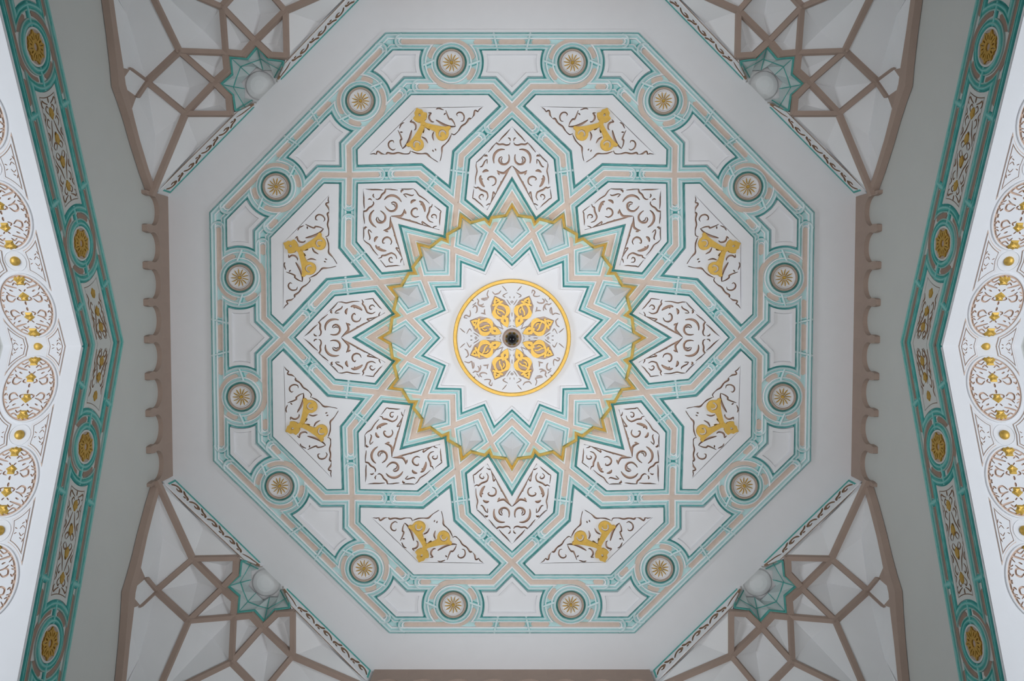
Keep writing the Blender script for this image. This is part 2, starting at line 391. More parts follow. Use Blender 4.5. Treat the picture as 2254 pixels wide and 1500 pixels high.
hk = strokes(KIT, kz, 1.2 / 5.77); hk = [q for q in hk]; hk = hk + mirror_y(hk)
mb = MB(); add_plate(mb, S2, hk, 6.4, 0.4, 0, 1); mk_tr = mb.mesh('tracery', [M['white'], M['ground']])
mb = MB(); add_plate(mb, S2, [], 0.9, 0.2); mk_gr = mb.mesh('panel_ground', M['ground'])
mb = MB(); add_plate(mb, inset(C2, 20.8), [S2], 7.6, 0.4); mk_fr = mb.mesh('frame', M['white'])
mk_mo = ring_mesh('moulding', lambda d: inset(C2, d), PROF[:-1] + [(20.9, 7.6)])
GARM = [(532, 722), (500, 700), (468, 740), (440, 815), (412, 858), (370, 862), (325, 890), (308, 945), (335, 1000), (385, 1022), (435, 1022), (458, 1046), (487, 1036), (480, 990), (488, 900), (510, 800)]
GH = stroke([kz(p) for p in [(358, 930), (378, 905), (418, 918), (430, 950), (405, 982), (378, 985)]], 26 / 5.77)
ga = [tuple(p) for p in spline([kz(p) for p in GARM], 3)]
def arm_mesh(mir):
    f = (lambda q: [(x, -y) for x, y in q]) if mir else (lambda q: q)
    mb = MB(); add_plate(mb, f(ga), [f(q) for q in GH], 9.6, 1.0); return mb.mesh('gilt_scroll', M['gold'])
mk_arm = [arm_mesh(0), arm_mesh(1)]
gf = sym([(496, 0), (499, -6), (506, -5), (507, -9), (513, -14), (519, -16), (523, -10), (529, -9), (532, -5), (537, 0)])
mb = MB(); add_plate(mb, gf, stroke([(517, 0), (524, 0)], 5), 10.0, 1.0); mk_fin = mb.mesh('gilt_finial', M['gold'])
for k in range(8):
    t = thing('kite_panel', 'white kite-shaped relief panel with forked gold ornament %s' % KL[k], 'relief panel', place(45 * k + 22.5), 'kite panels with gilt ornaments')
    link('moulding', mk_mo, t); link('frame', mk_fr, t); link('panel_ground', mk_gr, t); tag(link('tracery', mk_tr, t), 'white leaf tracery', kind='stuff')
    for m_ in mk_arm: link('gilt_scroll', m_, t)
    link('gilt_finial', mk_fin, t)

# ---- plain panels between the wheels
FPROF = PROF[:-1] + [(20.9, 6.0), (28.4, 6.0), (30.4, 3.2)]
def sq(v): return math.sqrt(max(v, 0.0))
def loopC3(d):
    ap = 501 + d * 1.43; Rr = RW + d
    xl, xr = 545 + d, 641 - d
    b1 = CY - sq(Rr * Rr - (CX - xl) ** 2); b2 = CY - sq(Rr * Rr - (xr - CX) ** 2)
    a1 = math.degrees(math.atan2(b1 - CY, xl - CX)) % 360; a2 = math.degrees(math.atan2(b2 - CY, xr - CX)) % 360
    up = [(ap, 0), (xl, 0.977 * (44 - 0.43 * d))] + arc(CX, CY, Rr, a1, a2, 10)
    return up + [(x, -y) for x, y in up[:0:-1]]
def loopC4(d):
    Rr = RW + d; xl, xr = 545 + d, 641 - d
    b1 = CY + sq(Rr * Rr - (CX - xl) ** 2); b2 = CY + sq(Rr * Rr - (xr - CX) ** 2)
    a1 = math.degrees(math.atan2(b1 - CY, xl - CX)); a2 = math.degrees(math.atan2(b2 - CY, xr - CX))
    lo = [ax(p) for p in [(xl, xl * T8)] + arc(CX, CY, Rr, a1, a2, 10) + [(xr, xr * T8)]]
    lo[0] = (lo[0][0], 0); lo[-1] = (lo[-1][0], 0)
    return lo + [(x, -y) for x, y in lo[-2:0:-1]]
m3 = ring_mesh('moulding', loopC3, PROF[:-1]); m4_ = ring_mesh('moulding', loopC4, PROF[:-1])
f3 = ring_mesh('field', loopC3, FPROF[-4:], [M['white'], M['white']], cap=True); f4 = ring_mesh('field', loopC4, FPROF[-4:], [M['white'], M['white']], cap=True)
EDG = ['right', 'upper right', 'top', 'upper left', 'left', 'lower left', 'bottom', 'lower right']
CRN = ['right-hand upper', 'top right', 'top left', 'left-hand upper', 'left-hand lower', 'bottom left', 'bottom right', 'right-hand lower']
for k in range(8):
    t = thing('plain_panel', 'plain white house-shaped panel in the middle of the %s octagon side' % EDG[k], 'panel', place(45 * k), 'plain panels in the octagon sides')
    link('moulding', m3, t); link('field', f3, t)
    t = thing('plain_panel', 'plain white five-sided panel at the %s octagon corner' % CRN[k], 'panel', place(45 * k + 22.5), 'plain panels in the octagon corners')
    link('moulding', m4_, t); link('field', f4, t)

# ---- wheel bosses
wm = ring_mesh('ring_moulding', lambda d: arc(0, 0, RW - d, 0, 360, 32)[:-1], PROF[:-1])
rim = lathe([(29.5, 0.4), (29.5, 4.0), (28, 5.4), (25.5, 5.4), (24.2, 4.2), (24.0, 2.0), (0.5, 2.0)], 32).mesh('rim', M['rim'], smooth=False)
lip = lathe([(24.1, 2.0), (24.0, 4.2), (22.6, 4.4), (21.2, 3.2), (20.0, 2.4), (8, 2.2), (0.5, 2.2)], 32).mesh('dish', M['white'])
hub = lathe([(4.2, 2.2), (4.0, 4.2), (2.8, 5.8), (1.2, 6.5), (0.2, 6.6)], 14).mesh('hub', M['gold'], smooth=True)
spm = {}
for i in range(13):
    a = 360 / 13 * i; mb = MB(); Q = stroke([pol(5.4, a), pol(12, a + 3), pol(18.8, a)], 1.9, 0.6, 3)
    for q in Q: add_plate(mb, q, [], 3.4, 2.0)
    spm[i] = mb.mesh('spoke', M['oldgold'])
for k in range(8):
    for s in (1, -1):
        up = {0: ('upper', 'lower'), 1: ('left-hand', 'right-hand'), 2: ('left-hand', 'right-hand'), 3: ('left-hand', 'right-hand'), 4: ('lower', 'upper'), 5: ('left-hand', 'right-hand'), 6: ('right-hand', 'left-hand'), 7: ('right-hand', 'left-hand')}[k][0 if s == 1 else 1]
        t = thing('wheel_boss', 'round gold-spoked wheel boss, the %s one on the %s octagon side' % (up, EDG[k]), 'wheel boss', place(45 * k) @ Matrix.Translation((CX * U, s * CY * U, 0)), 'gold-spoked wheel bosses')
        link('ring_moulding', wm, t); link('rim', rim, t); d_ = link('dish', lip, t); h_ = link('hub', hub, t)
        for i in range(13): link('spoke', spm[i], d_)

# ---- sixteen-pointed star inside the gilt zigzag
SH = 10.5
ZZ = []
for k in range(16):
    for r, a in ((287, 0), (265, 2.8), (264, 9.5), (251.5, 11.25), (264, 13.0), (265, 19.7)): ZZ.append(pol(r, a + 22.5 * k))
star = thing('star_surround', 'sixteen-pointed star relief of beige bands and faceted kites inside the gold zigzag', 'ceiling ornament', place(0))
mb = MB(); add_plate(mb, ZZ, [], SH, 0.4); link('star_plate', mb.mesh('star_plate', M['tealground']), star)
vin = ribbon([pol(250, 14.6), pol(184, 0), pol(250, -14.6)], 11, 0, 1.3, 0.35).mesh('inlay', M['beige'])
DM = [(183, 0), (229, 48), (312, 0), (229, -48)]
DP = [(5.3, 0.2), (5.5, 2.8), (7.8, 3.2), (9.0, 1.6), (10.2, 1.8), (11.8, 4.0), (13.6, 4.6), (15.4, 3.8), (17.0, 1.2)]
def two_sides(d):
    q = inset(DM, d); p, e = Vector(q[1]), Vector(q[2])
    t = 0.0
    while t < 0.9 and p.lerp(e, t).length < 259: t += 0.02   # the frame turns outwards and stops under the gilt zigzag
    x, y = p.lerp(e, t); return [(x, -y), q[3], q[0], q[1], (x, y)]
dmo = ring_mesh('moulding', two_sides, DP, None, False, 0.0, False)
kp = inset(DM, 17.0); apx = (237, 0, 21.0)
mb = MB(); mb.add([(x, y, 0.9) for x, y in kp] + [apx], [(i, (i + 1) % 4, 4) for i in range(4)]); kmesh = mb.mesh('faceted_kite', M['white'])
for k in range(16):
    link('inlay', vin, star, place(22.5 * k, SH + 0.1 * (k % 2))); link('moulding', dmo, star, place(22.5 * k, SH)); link('faceted_kite', kmesh, star, place(22.5 * k, SH))
SC = []
for k in range(16): SC += [pol(183, 22.5 * k), pol(230, 22.5 * k + 11.25)]
link('star_moulding', ring_mesh('star_moulding', lambda d: inset(SC, d), PROF[:-1], None, False, SH), star)
fm = ring_mesh('star_field', lambda d: inset(SC, d), [(19.5, 0.6), (20.5, 4.6), (25.0, 4.8), (26.0, 2.4)], [M['white'], M['white']], True, SH)
link('star_field', fm, star)
mb = MB(); n = len(ZZ)
lo = [inset(ZZ, 3.2), inset(ZZ, 3.0), ZZ, inset(ZZ, -3.0), inset(ZZ, -3.2)]; hh = [SH - 4, SH + 3.0, SH + 6.0, SH + 3.0, 0.5]
v = [(x, y, hh[i]) for i in range(5) for x, y in lo[i]]
mb.add(v, [(i * n + j, i * n + (j + 1) % n, (i + 1) * n + (j + 1) % n, (i + 1) * n + j) for i in range(4) for j in range(n)])
z = link('zigzag_trim', mb.mesh('zigzag_trim', M['brightgold']), None, place(0)); tag(z, 'narrow gold zigzag trim ringing the star at the heart of the ceiling', 'gold trim')

# ---- central medallion
MH = SH + 2.4
med = thing('ceiling_medallion', 'round white medallion with gold rim and eight gold leaves at the ceiling centre', 'medallion', place(0, MH))
mb = MB(); ro = arc(0, 0, 127.5, 0, 360, 96)[:-1]
nn = 96; pr = [(127.5, 0), (127.5, 3), (126, 5), (120.5, 5), (119, 3.4), (118.6, 0.4)]
v = []
for r, h in pr: v += [(r * math.cos(2 * math.pi * i / nn), r * math.sin(2 * math.pi * i / nn), h) for i in range(nn)]
mb.add(v, [(i * nn + j, i * nn + (j + 1) % nn, (i + 1) * nn + (j + 1) % nn, (i + 1) * nn + j) for i in range(len(pr) - 1) for j in range(nn)])
link('gilt_rim', mb.mesh('gilt_rim', M['gold']), med)
mb = MB(); add_plate(mb, arc(0, 0, 119.5, 0, 360, 96)[:-1], [], 0.5, 0); link('panel_ground', mb.mesh('panel_ground', base_mat('pale_taupe_ground', (0.62, 0.52, 0.47), noise=0.1)), med)
mz = lambda p: (p[0] / 10.71 - 7, 4 - p[1] / 10.71)
A8 = [([(680, 590), (740, 612), (795, 618)], 26), ([(700, 600), (712, 660), (706, 712)], 26), ([(915, 620), (885, 670), (888, 760), (940, 790), (985, 740)], 30), ([(730, 842), (765, 808), (835, 803), (862, 850), (848, 900), (885, 955)], 30), ([(705, 775), (760, 768), (840, 790)], 24),
      ([(1050, 690), (1036, 610), (1060, 540), (1140, 572), (1182, 520), (1110, 500)], 26), ([(620, 1150), (650, 1050), (622, 980), (700, 962), (778, 948), (720, 922), (640, 935)], 28), ([(330, 1140), (370, 1085), (430, 1062), (480, 1060), (530, 1115)], 28), ([(1000, 990), (1010, 930), (960, 900)], 22), ([(905, 870), (930, 840), (990, 800)], 18)]
A4 = [([(110, 810), (150, 860), (195, 935)], 18), ([(230, 980), (285, 1025), (175, 1092)], 20), ([(200, 1130), (240, 1180), (300, 1245)], 20), ([(76, 850), (100, 880), (76, 905)], 16), ([(120, 960), (125, 1010)], 16), ([(290, 235), (310, 310), (350, 392)], 16), ([(110, 420), (112, 470)], 12), ([(76, 540), (76, 640)], 16), ([(150, 300), (85, 330)], 12)]
hl = []
s8 = strokes(A8, mz, 1.2 / 10.71, 0.4); s4 = strokes(A4, mz, 1.2 / 10.71, 0.4); s4 = s4 + mirror_x(s4)
for k in range(4):
    for d in (0,):
        hl += [[rot2(p, 90 * k) for p in q] for q in s8]
        hl += [[rot2(p, 90 * k) for p in q] for q in s4]
almond = [(24, 0), (36, 9), (50, 15.5), (66, 20), (82, 16.5), (99, 0), (82, -16.5), (66, -20), (50, -15.5), (36, -9)]
AL = []
for k in range(8): AL.append([rot2(p, 22.5 + 45 * k) for p in almond])
mb = MB(); add_plate(mb, arc(0, 0, 118.8, 0, 360, 96)[:-1], hl + AL + [arc(0, 0, 21, 0, 360, 24)[:-1]], 3.2, 0.4, 0, 1)
tag(link('tracery', mb.mesh('tracery', [M['white'], M['ground']]), med), 'white scroll tracery', kind='stuff')
mb = MB()
add_plate(mb, [(25, 0), (33, 6.5), (43, 9), (50, 4), (54, 0), (50, -4), (43, -9), (33, -6.5)], [[(40, 2.5), (45, 0), (40, -2.5), (37, 0)]], 4.6, 0.5)
for sgn in (1, -1):
    for q in stroke([(47, 3 * sgn), (55, 11 * sgn), (66, 13 * sgn), (75, 7 * sgn), (80, -3 * sgn), (81, -12 * sgn)], 4.8, 0.85, 6): add_plate(mb, q, [], 5.0 + 0.25 * sgn, 0.5)
    for q in stroke([(47, -4 * sgn), (54, -15 * sgn), (64, -17.5 * sgn), (71, -13 * sgn)], 4.8, 0.4, 5): add_plate(mb, q, [], 4.4, 0.5)
for q in stroke([(55, -6), (62, -3), (67, 3), (74, 8)], 3.6, 0.7, 5): add_plate(mb, q, [], 4.2, 0.5)
for q in stroke([(57, 3), (61, 7), (67, 6)], 3.0, 0.6, 4): add_plate(mb, q, [], 4.0, 0.5)
add_plate(mb, [(82, 8), (88, 7), (96, 0), (88, -7), (82, -8), (84, 0)], [[(87, 2), (90, 0), (87, -2), (85, 0)]], 4.8, 0.5)
lm = mb.mesh('gilt_leaf', M['gold'])
for k in range(8): link('gilt_leaf', lm, med, place(22.5 + 45 * k, MH))
# ---- pendant ball
pb = thing('pendant_ball', 'small glossy black glass ball hanging at the centre of the medallion', 'pendant', place(0, MH))
pr = [(15.5 * math.sin(math.pi * i / 14), 20 - 15.5 * math.cos(math.pi * i / 14)) for i in range(15)]
link('ball', lathe([(max(r, 0.1), h) for r, h in pr], 28).mesh('ball', M['black'], smooth=True), pb)
link('collar', lathe([(19, 0.3), (19, 2.5), (15, 5), (9, 6), (5, 8)], 28).mesh('collar', M['ground'], smooth=True), pb)

# ================================================================== ARCADE FRIEZES
BW = 616 / 8.0
def bay_mesh():
    w2 = BW / 2; r = 31.5; P = [(-w2, 0), (w2, 0), (w2, -114), (w2 - 6.0, -114), (w2 - 7.5, -111), (w2 - 8.5, -104)]
    P += arc(0, -80, r, -22, 202, 18) + [(-w2 + 8.5, -104), (-w2 + 7.5, -111), (-w2 + 6.0, -114), (-w2, -114)]
    mb = MB(); add_plate(mb, P, [], 5, -5); return mb.mesh('arch_bay', M['rib'])
bm_ = bay_mesh()
for nm, ex, eh, org in (('right-hand wall', Vector((0, 1, 0)), Vector((-1, 0, 0)), (XW, YC)), ('left-hand wall', Vector((0, 1, 0)), Vector((1, 0, 0)), (-XW, YC)),
                        ('bottom wall', Vector((1, 0, 0)), Vector((0, -1, 0)), (0, YC + XW - 7 * U)), ('top wall', Vector((1, 0, 0)), Vector((0, 1, 0)), (0, YC - XW + 2 * U))):
    R3 = Matrix((ex, Vector((0, 0, 1)), eh)).transposed().to_4x4()
    W4 = Matrix.Translation((org[0], org[1], H)) @ R3
    t = thing('arcade_frieze', 'beige frieze of eight round-headed niches along the top of the %s' % nm, 'frieze', W4, 'arcade friezes')
    for i in range(8): link('arch_bay', bm_, t, W4 @ Matrix.Translation(((i - 3.5) * BW * U, 0, 0)))

# ================================================================== ARCH BANDS (deep teal strapwork on the wall over each arch)
TL0, TU0, TC = 41.0, 147.0, 94.0
SEND = 640.0; S_1, S_2 = 156.0, 487.0
def rail_mesh(t0, sg):
    """straight outer moulding of a strap; sg = side it lies on"""
    mb = MB(); v = []; wv = []; pf = PROF[:-2] + [(20.3, 0.2)]
    for d, h in pf:
        t = t0 + sg * d; v += [(-t * SL, t, h), (SEND, t, h)]; wv += [d / 21.0] * 2
    mb.add(v, [(2 * i, 2 * i + 1, 2 * i + 3, 2 * i + 2) for i in range(len(pf) - 1)], 0, wv); return mb.mesh('rail_moulding', M['bandwash'])
def loopLong(d):
    Rr = RW + d; tl, tu = TL0 + d, TU0 - d
    q1 = sq(Rr * Rr - (tu - TC) ** 2); q0 = sq(Rr * Rr - (TC - tl) ** 2)
    A = arc(S_1, TC, Rr, math.degrees(math.atan2(tl - TC, q0)), math.degrees(math.atan2(tu - TC, q1)), 10)
    B = arc(S_2, TC, Rr, 180 - math.degrees(math.atan2(tu - TC, q1)), 180 + math.degrees(math.atan2(TC - tl, q0)), 10)
    return A + B
def loopApex(d):
    Rr = RW + d; tl, tu = TL0 + d, TU0 - d
    q1 = sq(Rr * Rr - (tu - TC) ** 2); q0 = sq(Rr * Rr - (TC - tl) ** 2)
    B = arc(S_1, TC, Rr, 180 - math.degrees(math.atan2(tu - TC, q1)), 180 + math.degrees(math.atan2(TC - tl, q0)), 10)
    return [(-tl * SL, tl), (-tu * SL, tu)] + B
def loopEnd(d):
    Rr = RW + d; tl, tu = TL0 + d, TU0 - d
    q1 = sq(Rr * Rr - (tu - TC) ** 2); q0 = sq(Rr * Rr - (TC - tl) ** 2)
    A = arc(S_2, TC, Rr, math.degrees(math.atan2(tl - TC, q0)), math.degrees(math.atan2(tu - TC, q1)), 10)
    return A + [(SEND, tu), (SEND, tl)]
def open_ring(name, fn, prof, mats, drop=None):
    """moulding around a cell, leaving out the edge 'drop'"""
    mb = MB(); L = [fn(d) for d, h in prof]; n = len(L[0]); v = []; wv = []; f = []
    for (d, h), lp in zip(prof, L): v += [(x, y, h) for x, y in lp]; wv += [d / 21.0] * n
    for i in range(len(prof) - 1):
        for j in range(n):
            if j == drop: continue
            k = (j + 1) % n; f.append((i * n + j, i * n + k, (i + 1) * n + k, (i + 1) * n + j))
    mb.add(v, f, 0, wv); return mb.mesh(name, mats)
def band_field(fn, tr_poly, holes, name):
    mb = MB(); add_plate(mb, fn(20.5), [tr_poly] if tr_poly else [], 2.6, 0.2); return mb.mesh(name, M['wall'])
RAIL = [rail_mesh(TL0, -1), rail_mesh(TU0, 1)]
CELL = [open_ring('moulding', loopLong, PROF[:-1], M['bandwash']), open_ring('moulding', loopApex, PROF[:-1], M['bandwash'], 0), open_ring('moulding', loopEnd, PROF[:-1], M['bandwash'], 11)]
wmb = ring_mesh('ring_moulding', lambda d: arc(0, 0, RW - d, 0, 360, 32)[:-1], PROF[:-2] + [(20.2, 0.8)], [M['bandwash']])
# tracery of the long panel: one quarter, mirrored both ways  (u along the band, v across)
LC = (S_1 + S_2) / 2
QX = [([(3, 4), (10, 13), (20, 13), (26, 5)], 3.4), ([(4, 21), (14, 22), (24, 20)], 3.2), ([(30, 12), (36, 18), (44, 15)], 3.2)]
QT = [([(2, 8), (10, 3), (14, 8), (8, 13), (2, 10)], 3.2), ([(10, 18), (20, 15), (30, 9), (40, 6), (50, 3)], 3.4), ([(20, 20), (28, 17), (34, 20)], 4), ([(38, 12), (46, 17), (54, 13), (50, 9)], 3), ([(44, 21), (52, 21), (58, 17), (66, 20)], 3.2), ([(60, 6), (68, 12), (74, 8), (70, 4)], 3), ([(76, 4), (80, 12), (84, 18), (77, 20), (72, 17)], 3.2), ([(78, 0.5), (88, 0.5)], 3), ([(3, 21), (12, 22)], 4), ([(68, 22), (82, 22)], 2.5), ([(24, 3), (31, 0.5)], 4)]
def quarter(defs, cx, cy, sx=1.0):
    q = strokes(defs, lambda p: (p[0] * sx, p[1] * 1.12), 1.0, 0.35); q = q + mirror_x(q); q = q + mirror_y(q)
    return [[(x + cx, y + cy) for x, y in p] for p in q]
TP = loopLong(28.0); tq = quarter(QT, LC, TC)
edge = []
mb = MB(); add_plate(mb, inset(TP, 1.6), tq, 2.4, 0.3, 0, 1); TRL = mb.mesh('tracery', [M['wall'], M['brownground']])
mb = MB(); add_plate(mb, TP, [], 0.7, 0.1); TGL = mb.mesh('panel_ground', M['brownground'])
FLL = band_field(loopLong, TP, None, 'field')
TPA = loopApex(28.0); aq = strokes([(a, b) for a, b in QT + QX if max(p[0] for p in a) < 72], lambda p: (p[0] * 1.45 - p[1] * SL + 6, p[1] * 1.1), 1.1, 0.35)
aq = aq + strokes([(a, b) for a, b in QT + QX if max(p[0] for p in a) < 72], lambda p: (p[0] * 1.45 + p[1] * SL + 6, -p[1] * 1.1), 1.1, 0.35)
aq = [[(x - TC * SL, y + TC) for x, y in q] for q in aq]
mb = MB(); add_plate(mb, loopApex(29.6), aq, 2.4, 0.3, 0, 1, 0); TRA = mb.mesh('tracery', [M['wall'], M['brownground']])
mb = MB(); add_plate(mb, TPA, [], 0.7, 0.1); TGA = mb.mesh('panel_ground', M['brownground'])
FLA = band_field(loopApex, TPA, None, 'field'); FLE = band_field(loopEnd, None, None, 'field')
bud = [(-9, 0), (-5, 4.5), (0, 5.5), (4, 6.5), (7, 3), (11, 0), (7, -3), (4, -6.5), (0, -5.5), (-5, -4.5)]
mb = MB(); add_plate(mb, bud, [], 4.2, 0.5); BUD = mb.mesh('gilt_bud', M['oldgold'])
mb = MB(); add_plate(mb, [(-x, y) for x, y in bud], [], 4.2, 0.5); BUD2 = mb.mesh('gilt_bud', M['oldgold'])
def band_inlays():
    out = []
    for t in (TL0, TU0):
        out.append([(-t * SL, t), (47, t)]); out.append([(255, t), (378, t)])
    out += [[(235, TU0), (S_1, TU0)] + arc(S_1, TC, 52, 90, 164, 8)[1:], [(67, TL0), (S_1, TL0)] + arc(S_1, TC, 52, -90, -16, 8)[1:],
            arc(S_1, TC, 49, 16, 52, 5), arc(S_1, TC, 49, 196, 232, 5), [(67, TU0), (112, TU0)], [(235, TL0), (200, TL0)]]
    mm = lambda P: [(2 * S_2 - 331 - (x - S_1) + 0 - (S_2 - S_1 - 331) if False else S_2 + (x - S_1), 2 * TC - y) for x, y in P]
    out += [mm(p) for p in out[4:10]]
    mmx = out[10:]
    out = out[:10] + [[(2 * S_2 - x, 2 * TC - (2 * TC - y)) for x, y in p] for p in [[(S_2 + (x - S_1), y) for x, y in q] for q in out[4:10]]]
    return out
BINL = [ribbon(p, 10, 0.2, 1.2, 0.35).mesh('inlay', M['bandinlay']) for p in band_inlays()]
bmat = M['bandwash']
BBAR = [bar_mesh('cross_bar', (s - 2, t - 19), (s + 2, t + 19), 14, 3.6, bmat) for s in (57, 245, 388, 586) for t in (TL0, TU0)]
BBAR += [bar_mesh('cross_bar', pol(31, a), pol(68, a), 9, 4.2, bmat) for a in (2, 182)]
mb = MB(); add_plate(mb, [(-2 * SL, 2), (SEND, 2), (SEND, 168), (-168 * SL, 168)], [], 0.25, -4); GP = mb.mesh('ground_plate', M['wall'])
flower = []
for k in range(8):
    a = 45 * k; flower.append((pol(26.5, a), pol(21, a + 13), pol(22, a + 22.5), pol(21, a + 32)))
fp = [p for f4_ in flower for p in f4_]
fh = [arc(0, 0, 6.5, 0, 360, 10)[:-1]]
for k in range(8): fh += stroke([pol(12, 45 * k + 22.5), pol(19, 45 * k + 22.5)], 3.0, 0.5, 2) + stroke([pol(11, 45 * k - 8), pol(15, 45 * k), pol(22, 45 * k)], 1.6, 0.5, 3)
mb = MB(); add_plate(mb, fp, fh, 3.6, 0.8); FLW = mb.mesh('gilt_flower', M['oldgold'])
mb = MB(); add_plate(mb, arc(0, 0, 27, 0, 360, 28)[:-1], [], 1.0, 0.2); FDS = mb.mesh('flower_ground', M['rim'])
DSK = ring_mesh('disc', lambda d: arc(0, 0, d, 0, 360, 32)[:-1], [(31, 0.5), (30.5, 3.0), (27.4, 3.2), (26.8, 0.6)], [M['wall'], M['wall']])
for sg, side in ((1, 'right'), (-1, 'left')):
    root2 = thing('arch_band', 'deep teal and brown strapwork band over the %s-hand arch' % side, 'arch band', Matrix.Translation((sg * (XW + 5 * U), YC, Z0)))
    for dr, ud in ((-1, 'upper'), (1, 'lower')):
        B4 = Matrix(((0, 0, -sg, sg * (XW + 5 * U)), (dr * CP, dr * SP, 0, YC), (-SP, CP, 0, Z0), (0, 0, 0, 1)))
        link('ground_plate', GP, root2, B4)
        for m_ in RAIL: link('rail_moulding', m_, root2, B4)
        for m_ in CELL: link('moulding', m_, root2, B4)
        for m_ in BINL: link('inlay', m_, root2, B4)
        for m_ in BBAR[:8]: link('cross_bar', m_, root2, B4)
        for fl, tg, tr in ((FLL, TGL, TRL), (FLA, TGA, TRA), (FLE, None, None)):
            fo = link('field', fl, root2, B4)
            if tg: link('panel_ground', tg, fo, B4); tag(link('tracery', tr, fo, B4), 'white leaf tracery on brown', kind='stuff')
        for s, b_ in ((LC - 62, BUD), (LC - 20, BUD), (LC + 20, BUD2), (LC + 62, BUD2), (24, BUD), (60, BUD), (-6, BUD2)):
            link('gilt_bud', b_, root2, B4 @ Matrix.Translation((s * U, TC * U, 0)))
        for s, nf in ((S_1, 'nearer the arch peak'), (S_2, 'farther from the arch peak')):
            C4_ = B4 @ Matrix.Translation((s * U, TC * U, 0))
            t = thing('flower_roundel', 'oval-looking gold flower roundel on the %s %s teal band, %s' % (ud, side, nf), 'roundel', C4_, 'gold flower roundels on the arch bands')
            link('ring_moulding', wmb, t); link('disc', DSK, t); g_ = link('flower_ground', FDS, t); link('gilt_flower', FLW, t)
            for m_ in BBAR[8:]: link('cross_bar', m_, t)

# ================================================================== ARCH SOFFITS
SW = 131.0
def soff_mesh():
    mb = MB(); add_plate(mb, [(-6, 0), (SW, 0), (SW, 800), (-6, 800)], [], 0, -6); add_plate(mb, [(-6, -0.5), (19, -0.5), (19, 800), (-6, 800)], [], 1.0, -1); return mb.mesh('soffit', M['white'])
SOF = soff_mesh()
MX, MR, MS = 69.5, 44.5, 58.0
ell = lambda k, n=48: [(MX + (MR + k) * math.cos(2 * math.pi * i / n), (MS + k) * math.sin(2 * math.pi * i / n)) for i in range(n)]
# medallion tracery, one quarter (x across, y along; centre 0,0)
QM = [([(9, 49), (16, 44), (22, 46), (27, 41)], 2.6), ([(5, 38), (10, 42), (15, 38)], 2.6), ([(8, 33), (18, 36), (28, 40), (31, 45)], 3.0), ([(27, 30), (33, 36), (39, 31), (36, 24), (31, 26)], 2.8),
      ([(14, 17), (22, 20), (28, 26)], 2.4), ([(15, 14), (22, 8), (29, 11), (28, 19), (22, 20)], 3.0), ([(6, 10), (12, 13), (9, 17)], 2.6), ([(0, 2), (0, 9)], 3.6), ([(33, 12), (37, 9), (39, 14)], 2.6), ([(37, 1), (40, 2)], 3.5), ([(33, 20), (41, 18), (43, 10)], 2.4), ([(20, 52), (29, 47), (37, 38), (41, 27)], 3.2), ([(2, 27), (6, 31)], 2.2), ([(16, 27), (22, 30)], 2.4)]
qm = strokes(QM, lambda p: p, 1.15, 0.35); qm = qm + mirror_x(qm); qm = qm + mirror_y(qm); qm = [[(x + MX, y) for x, y in q] for q in qm]
def scal(k, n=80): return [(MX + (MR + k + 0.9 * abs(math.sin(7 * 2 * math.pi * i / n)) - 0.9) * math.cos(2 * math.pi * i / n), (MS + k + 0.9 * abs(math.sin(7 * 2 * math.pi * i / n)) - 0.9) * math.sin(2 * math.pi * i / n)) for i in range(n)]
mb = MB(); add_plate(mb, scal(-4.0), qm, 2.4, 0.2, 0, 1); SM_T = mb.mesh('tracery', [M['white'], M['ground']])
mb = MB(); add_plate(mb, ell(-0.5), [], 0.5, 0.0); SM_G = mb.mesh('medallion_ground', M['ground'])
SM_R = ring_mesh('rim', lambda d: ell(d), [(-0.9, 0.1), (-0.9, 1.8), (0.6, 2.2), (2.0, 1.8), (2.2, 0.0)], [M['white'], M['white']])
lotus = [(0, 9), (3, 6.5), (6.5, 7.5), (9, 2.5), (6, 0), (5, -3), (6, -6), (-6, -6), (-5, -3), (-6, 0), (-9, 2.5), (-6.5, 7.5), (-3, 6.5)]
lot2 = [(0, 8), (4, 4.5), (8, 1), (5, -2), (5, -7), (-5, -7), (-5, -2), (-8, 1), (-4, 4.5)]
def lot_mesh(P, flip, nm):
    mb = MB(); Q = [(x * 1.15, (-y if flip else y) * 1.08) for x, y in P]; n = len(Q)
    cx = [(x * 0.55, y * 0.55) for x, y in Q]
    mb.add([(x, y, 0.5) for x, y in Q] + [(x, y, 3.0) for x, y in Q] + [(x, y, 5.2) for x, y in cx] + [(0, 0, 4.2)],
           [(i, (i + 1) % n, n + (i + 1) % n, n + i) for i in range(n)] + [(n + i, n + (i + 1) % n, 2 * n + (i + 1) % n, 2 * n + i) for i in range(n)] + [(2 * n + i, 2 * n + (i + 1) % n, 3 * n) for i in range(n)])
    yb = -4.4 * (-1 if flip else 1) * 0.86
    return mb.mesh(nm, M['gold'])
LOT = [(-50, lot_mesh(lotus, 1, 'gilt_lotus')), (-20, lot_mesh(lot2, 1, 'gilt_bud')), (18, lot_mesh(lot2, 0, 'gilt_bud')), (47, lot_mesh(lotus, 0, 'gilt_lotus'))]
STUD = lathe([(8.2, 0), (8.2, 1.2), (7.4, 3.4), (5.4, 5.2), (2.6, 6.2), (0.3, 6.5)], 20).mesh('dome', M['gold'], smooth=True)
STR = ring_mesh('stud_ring', lambda d: arc(0, 0, d, 0, 360, 28)[:-1], [(18.5, 0.0), (18.3, 0.8), (17.2, 0.8), (17.0, 0.0)], [M['white'], M['white']])
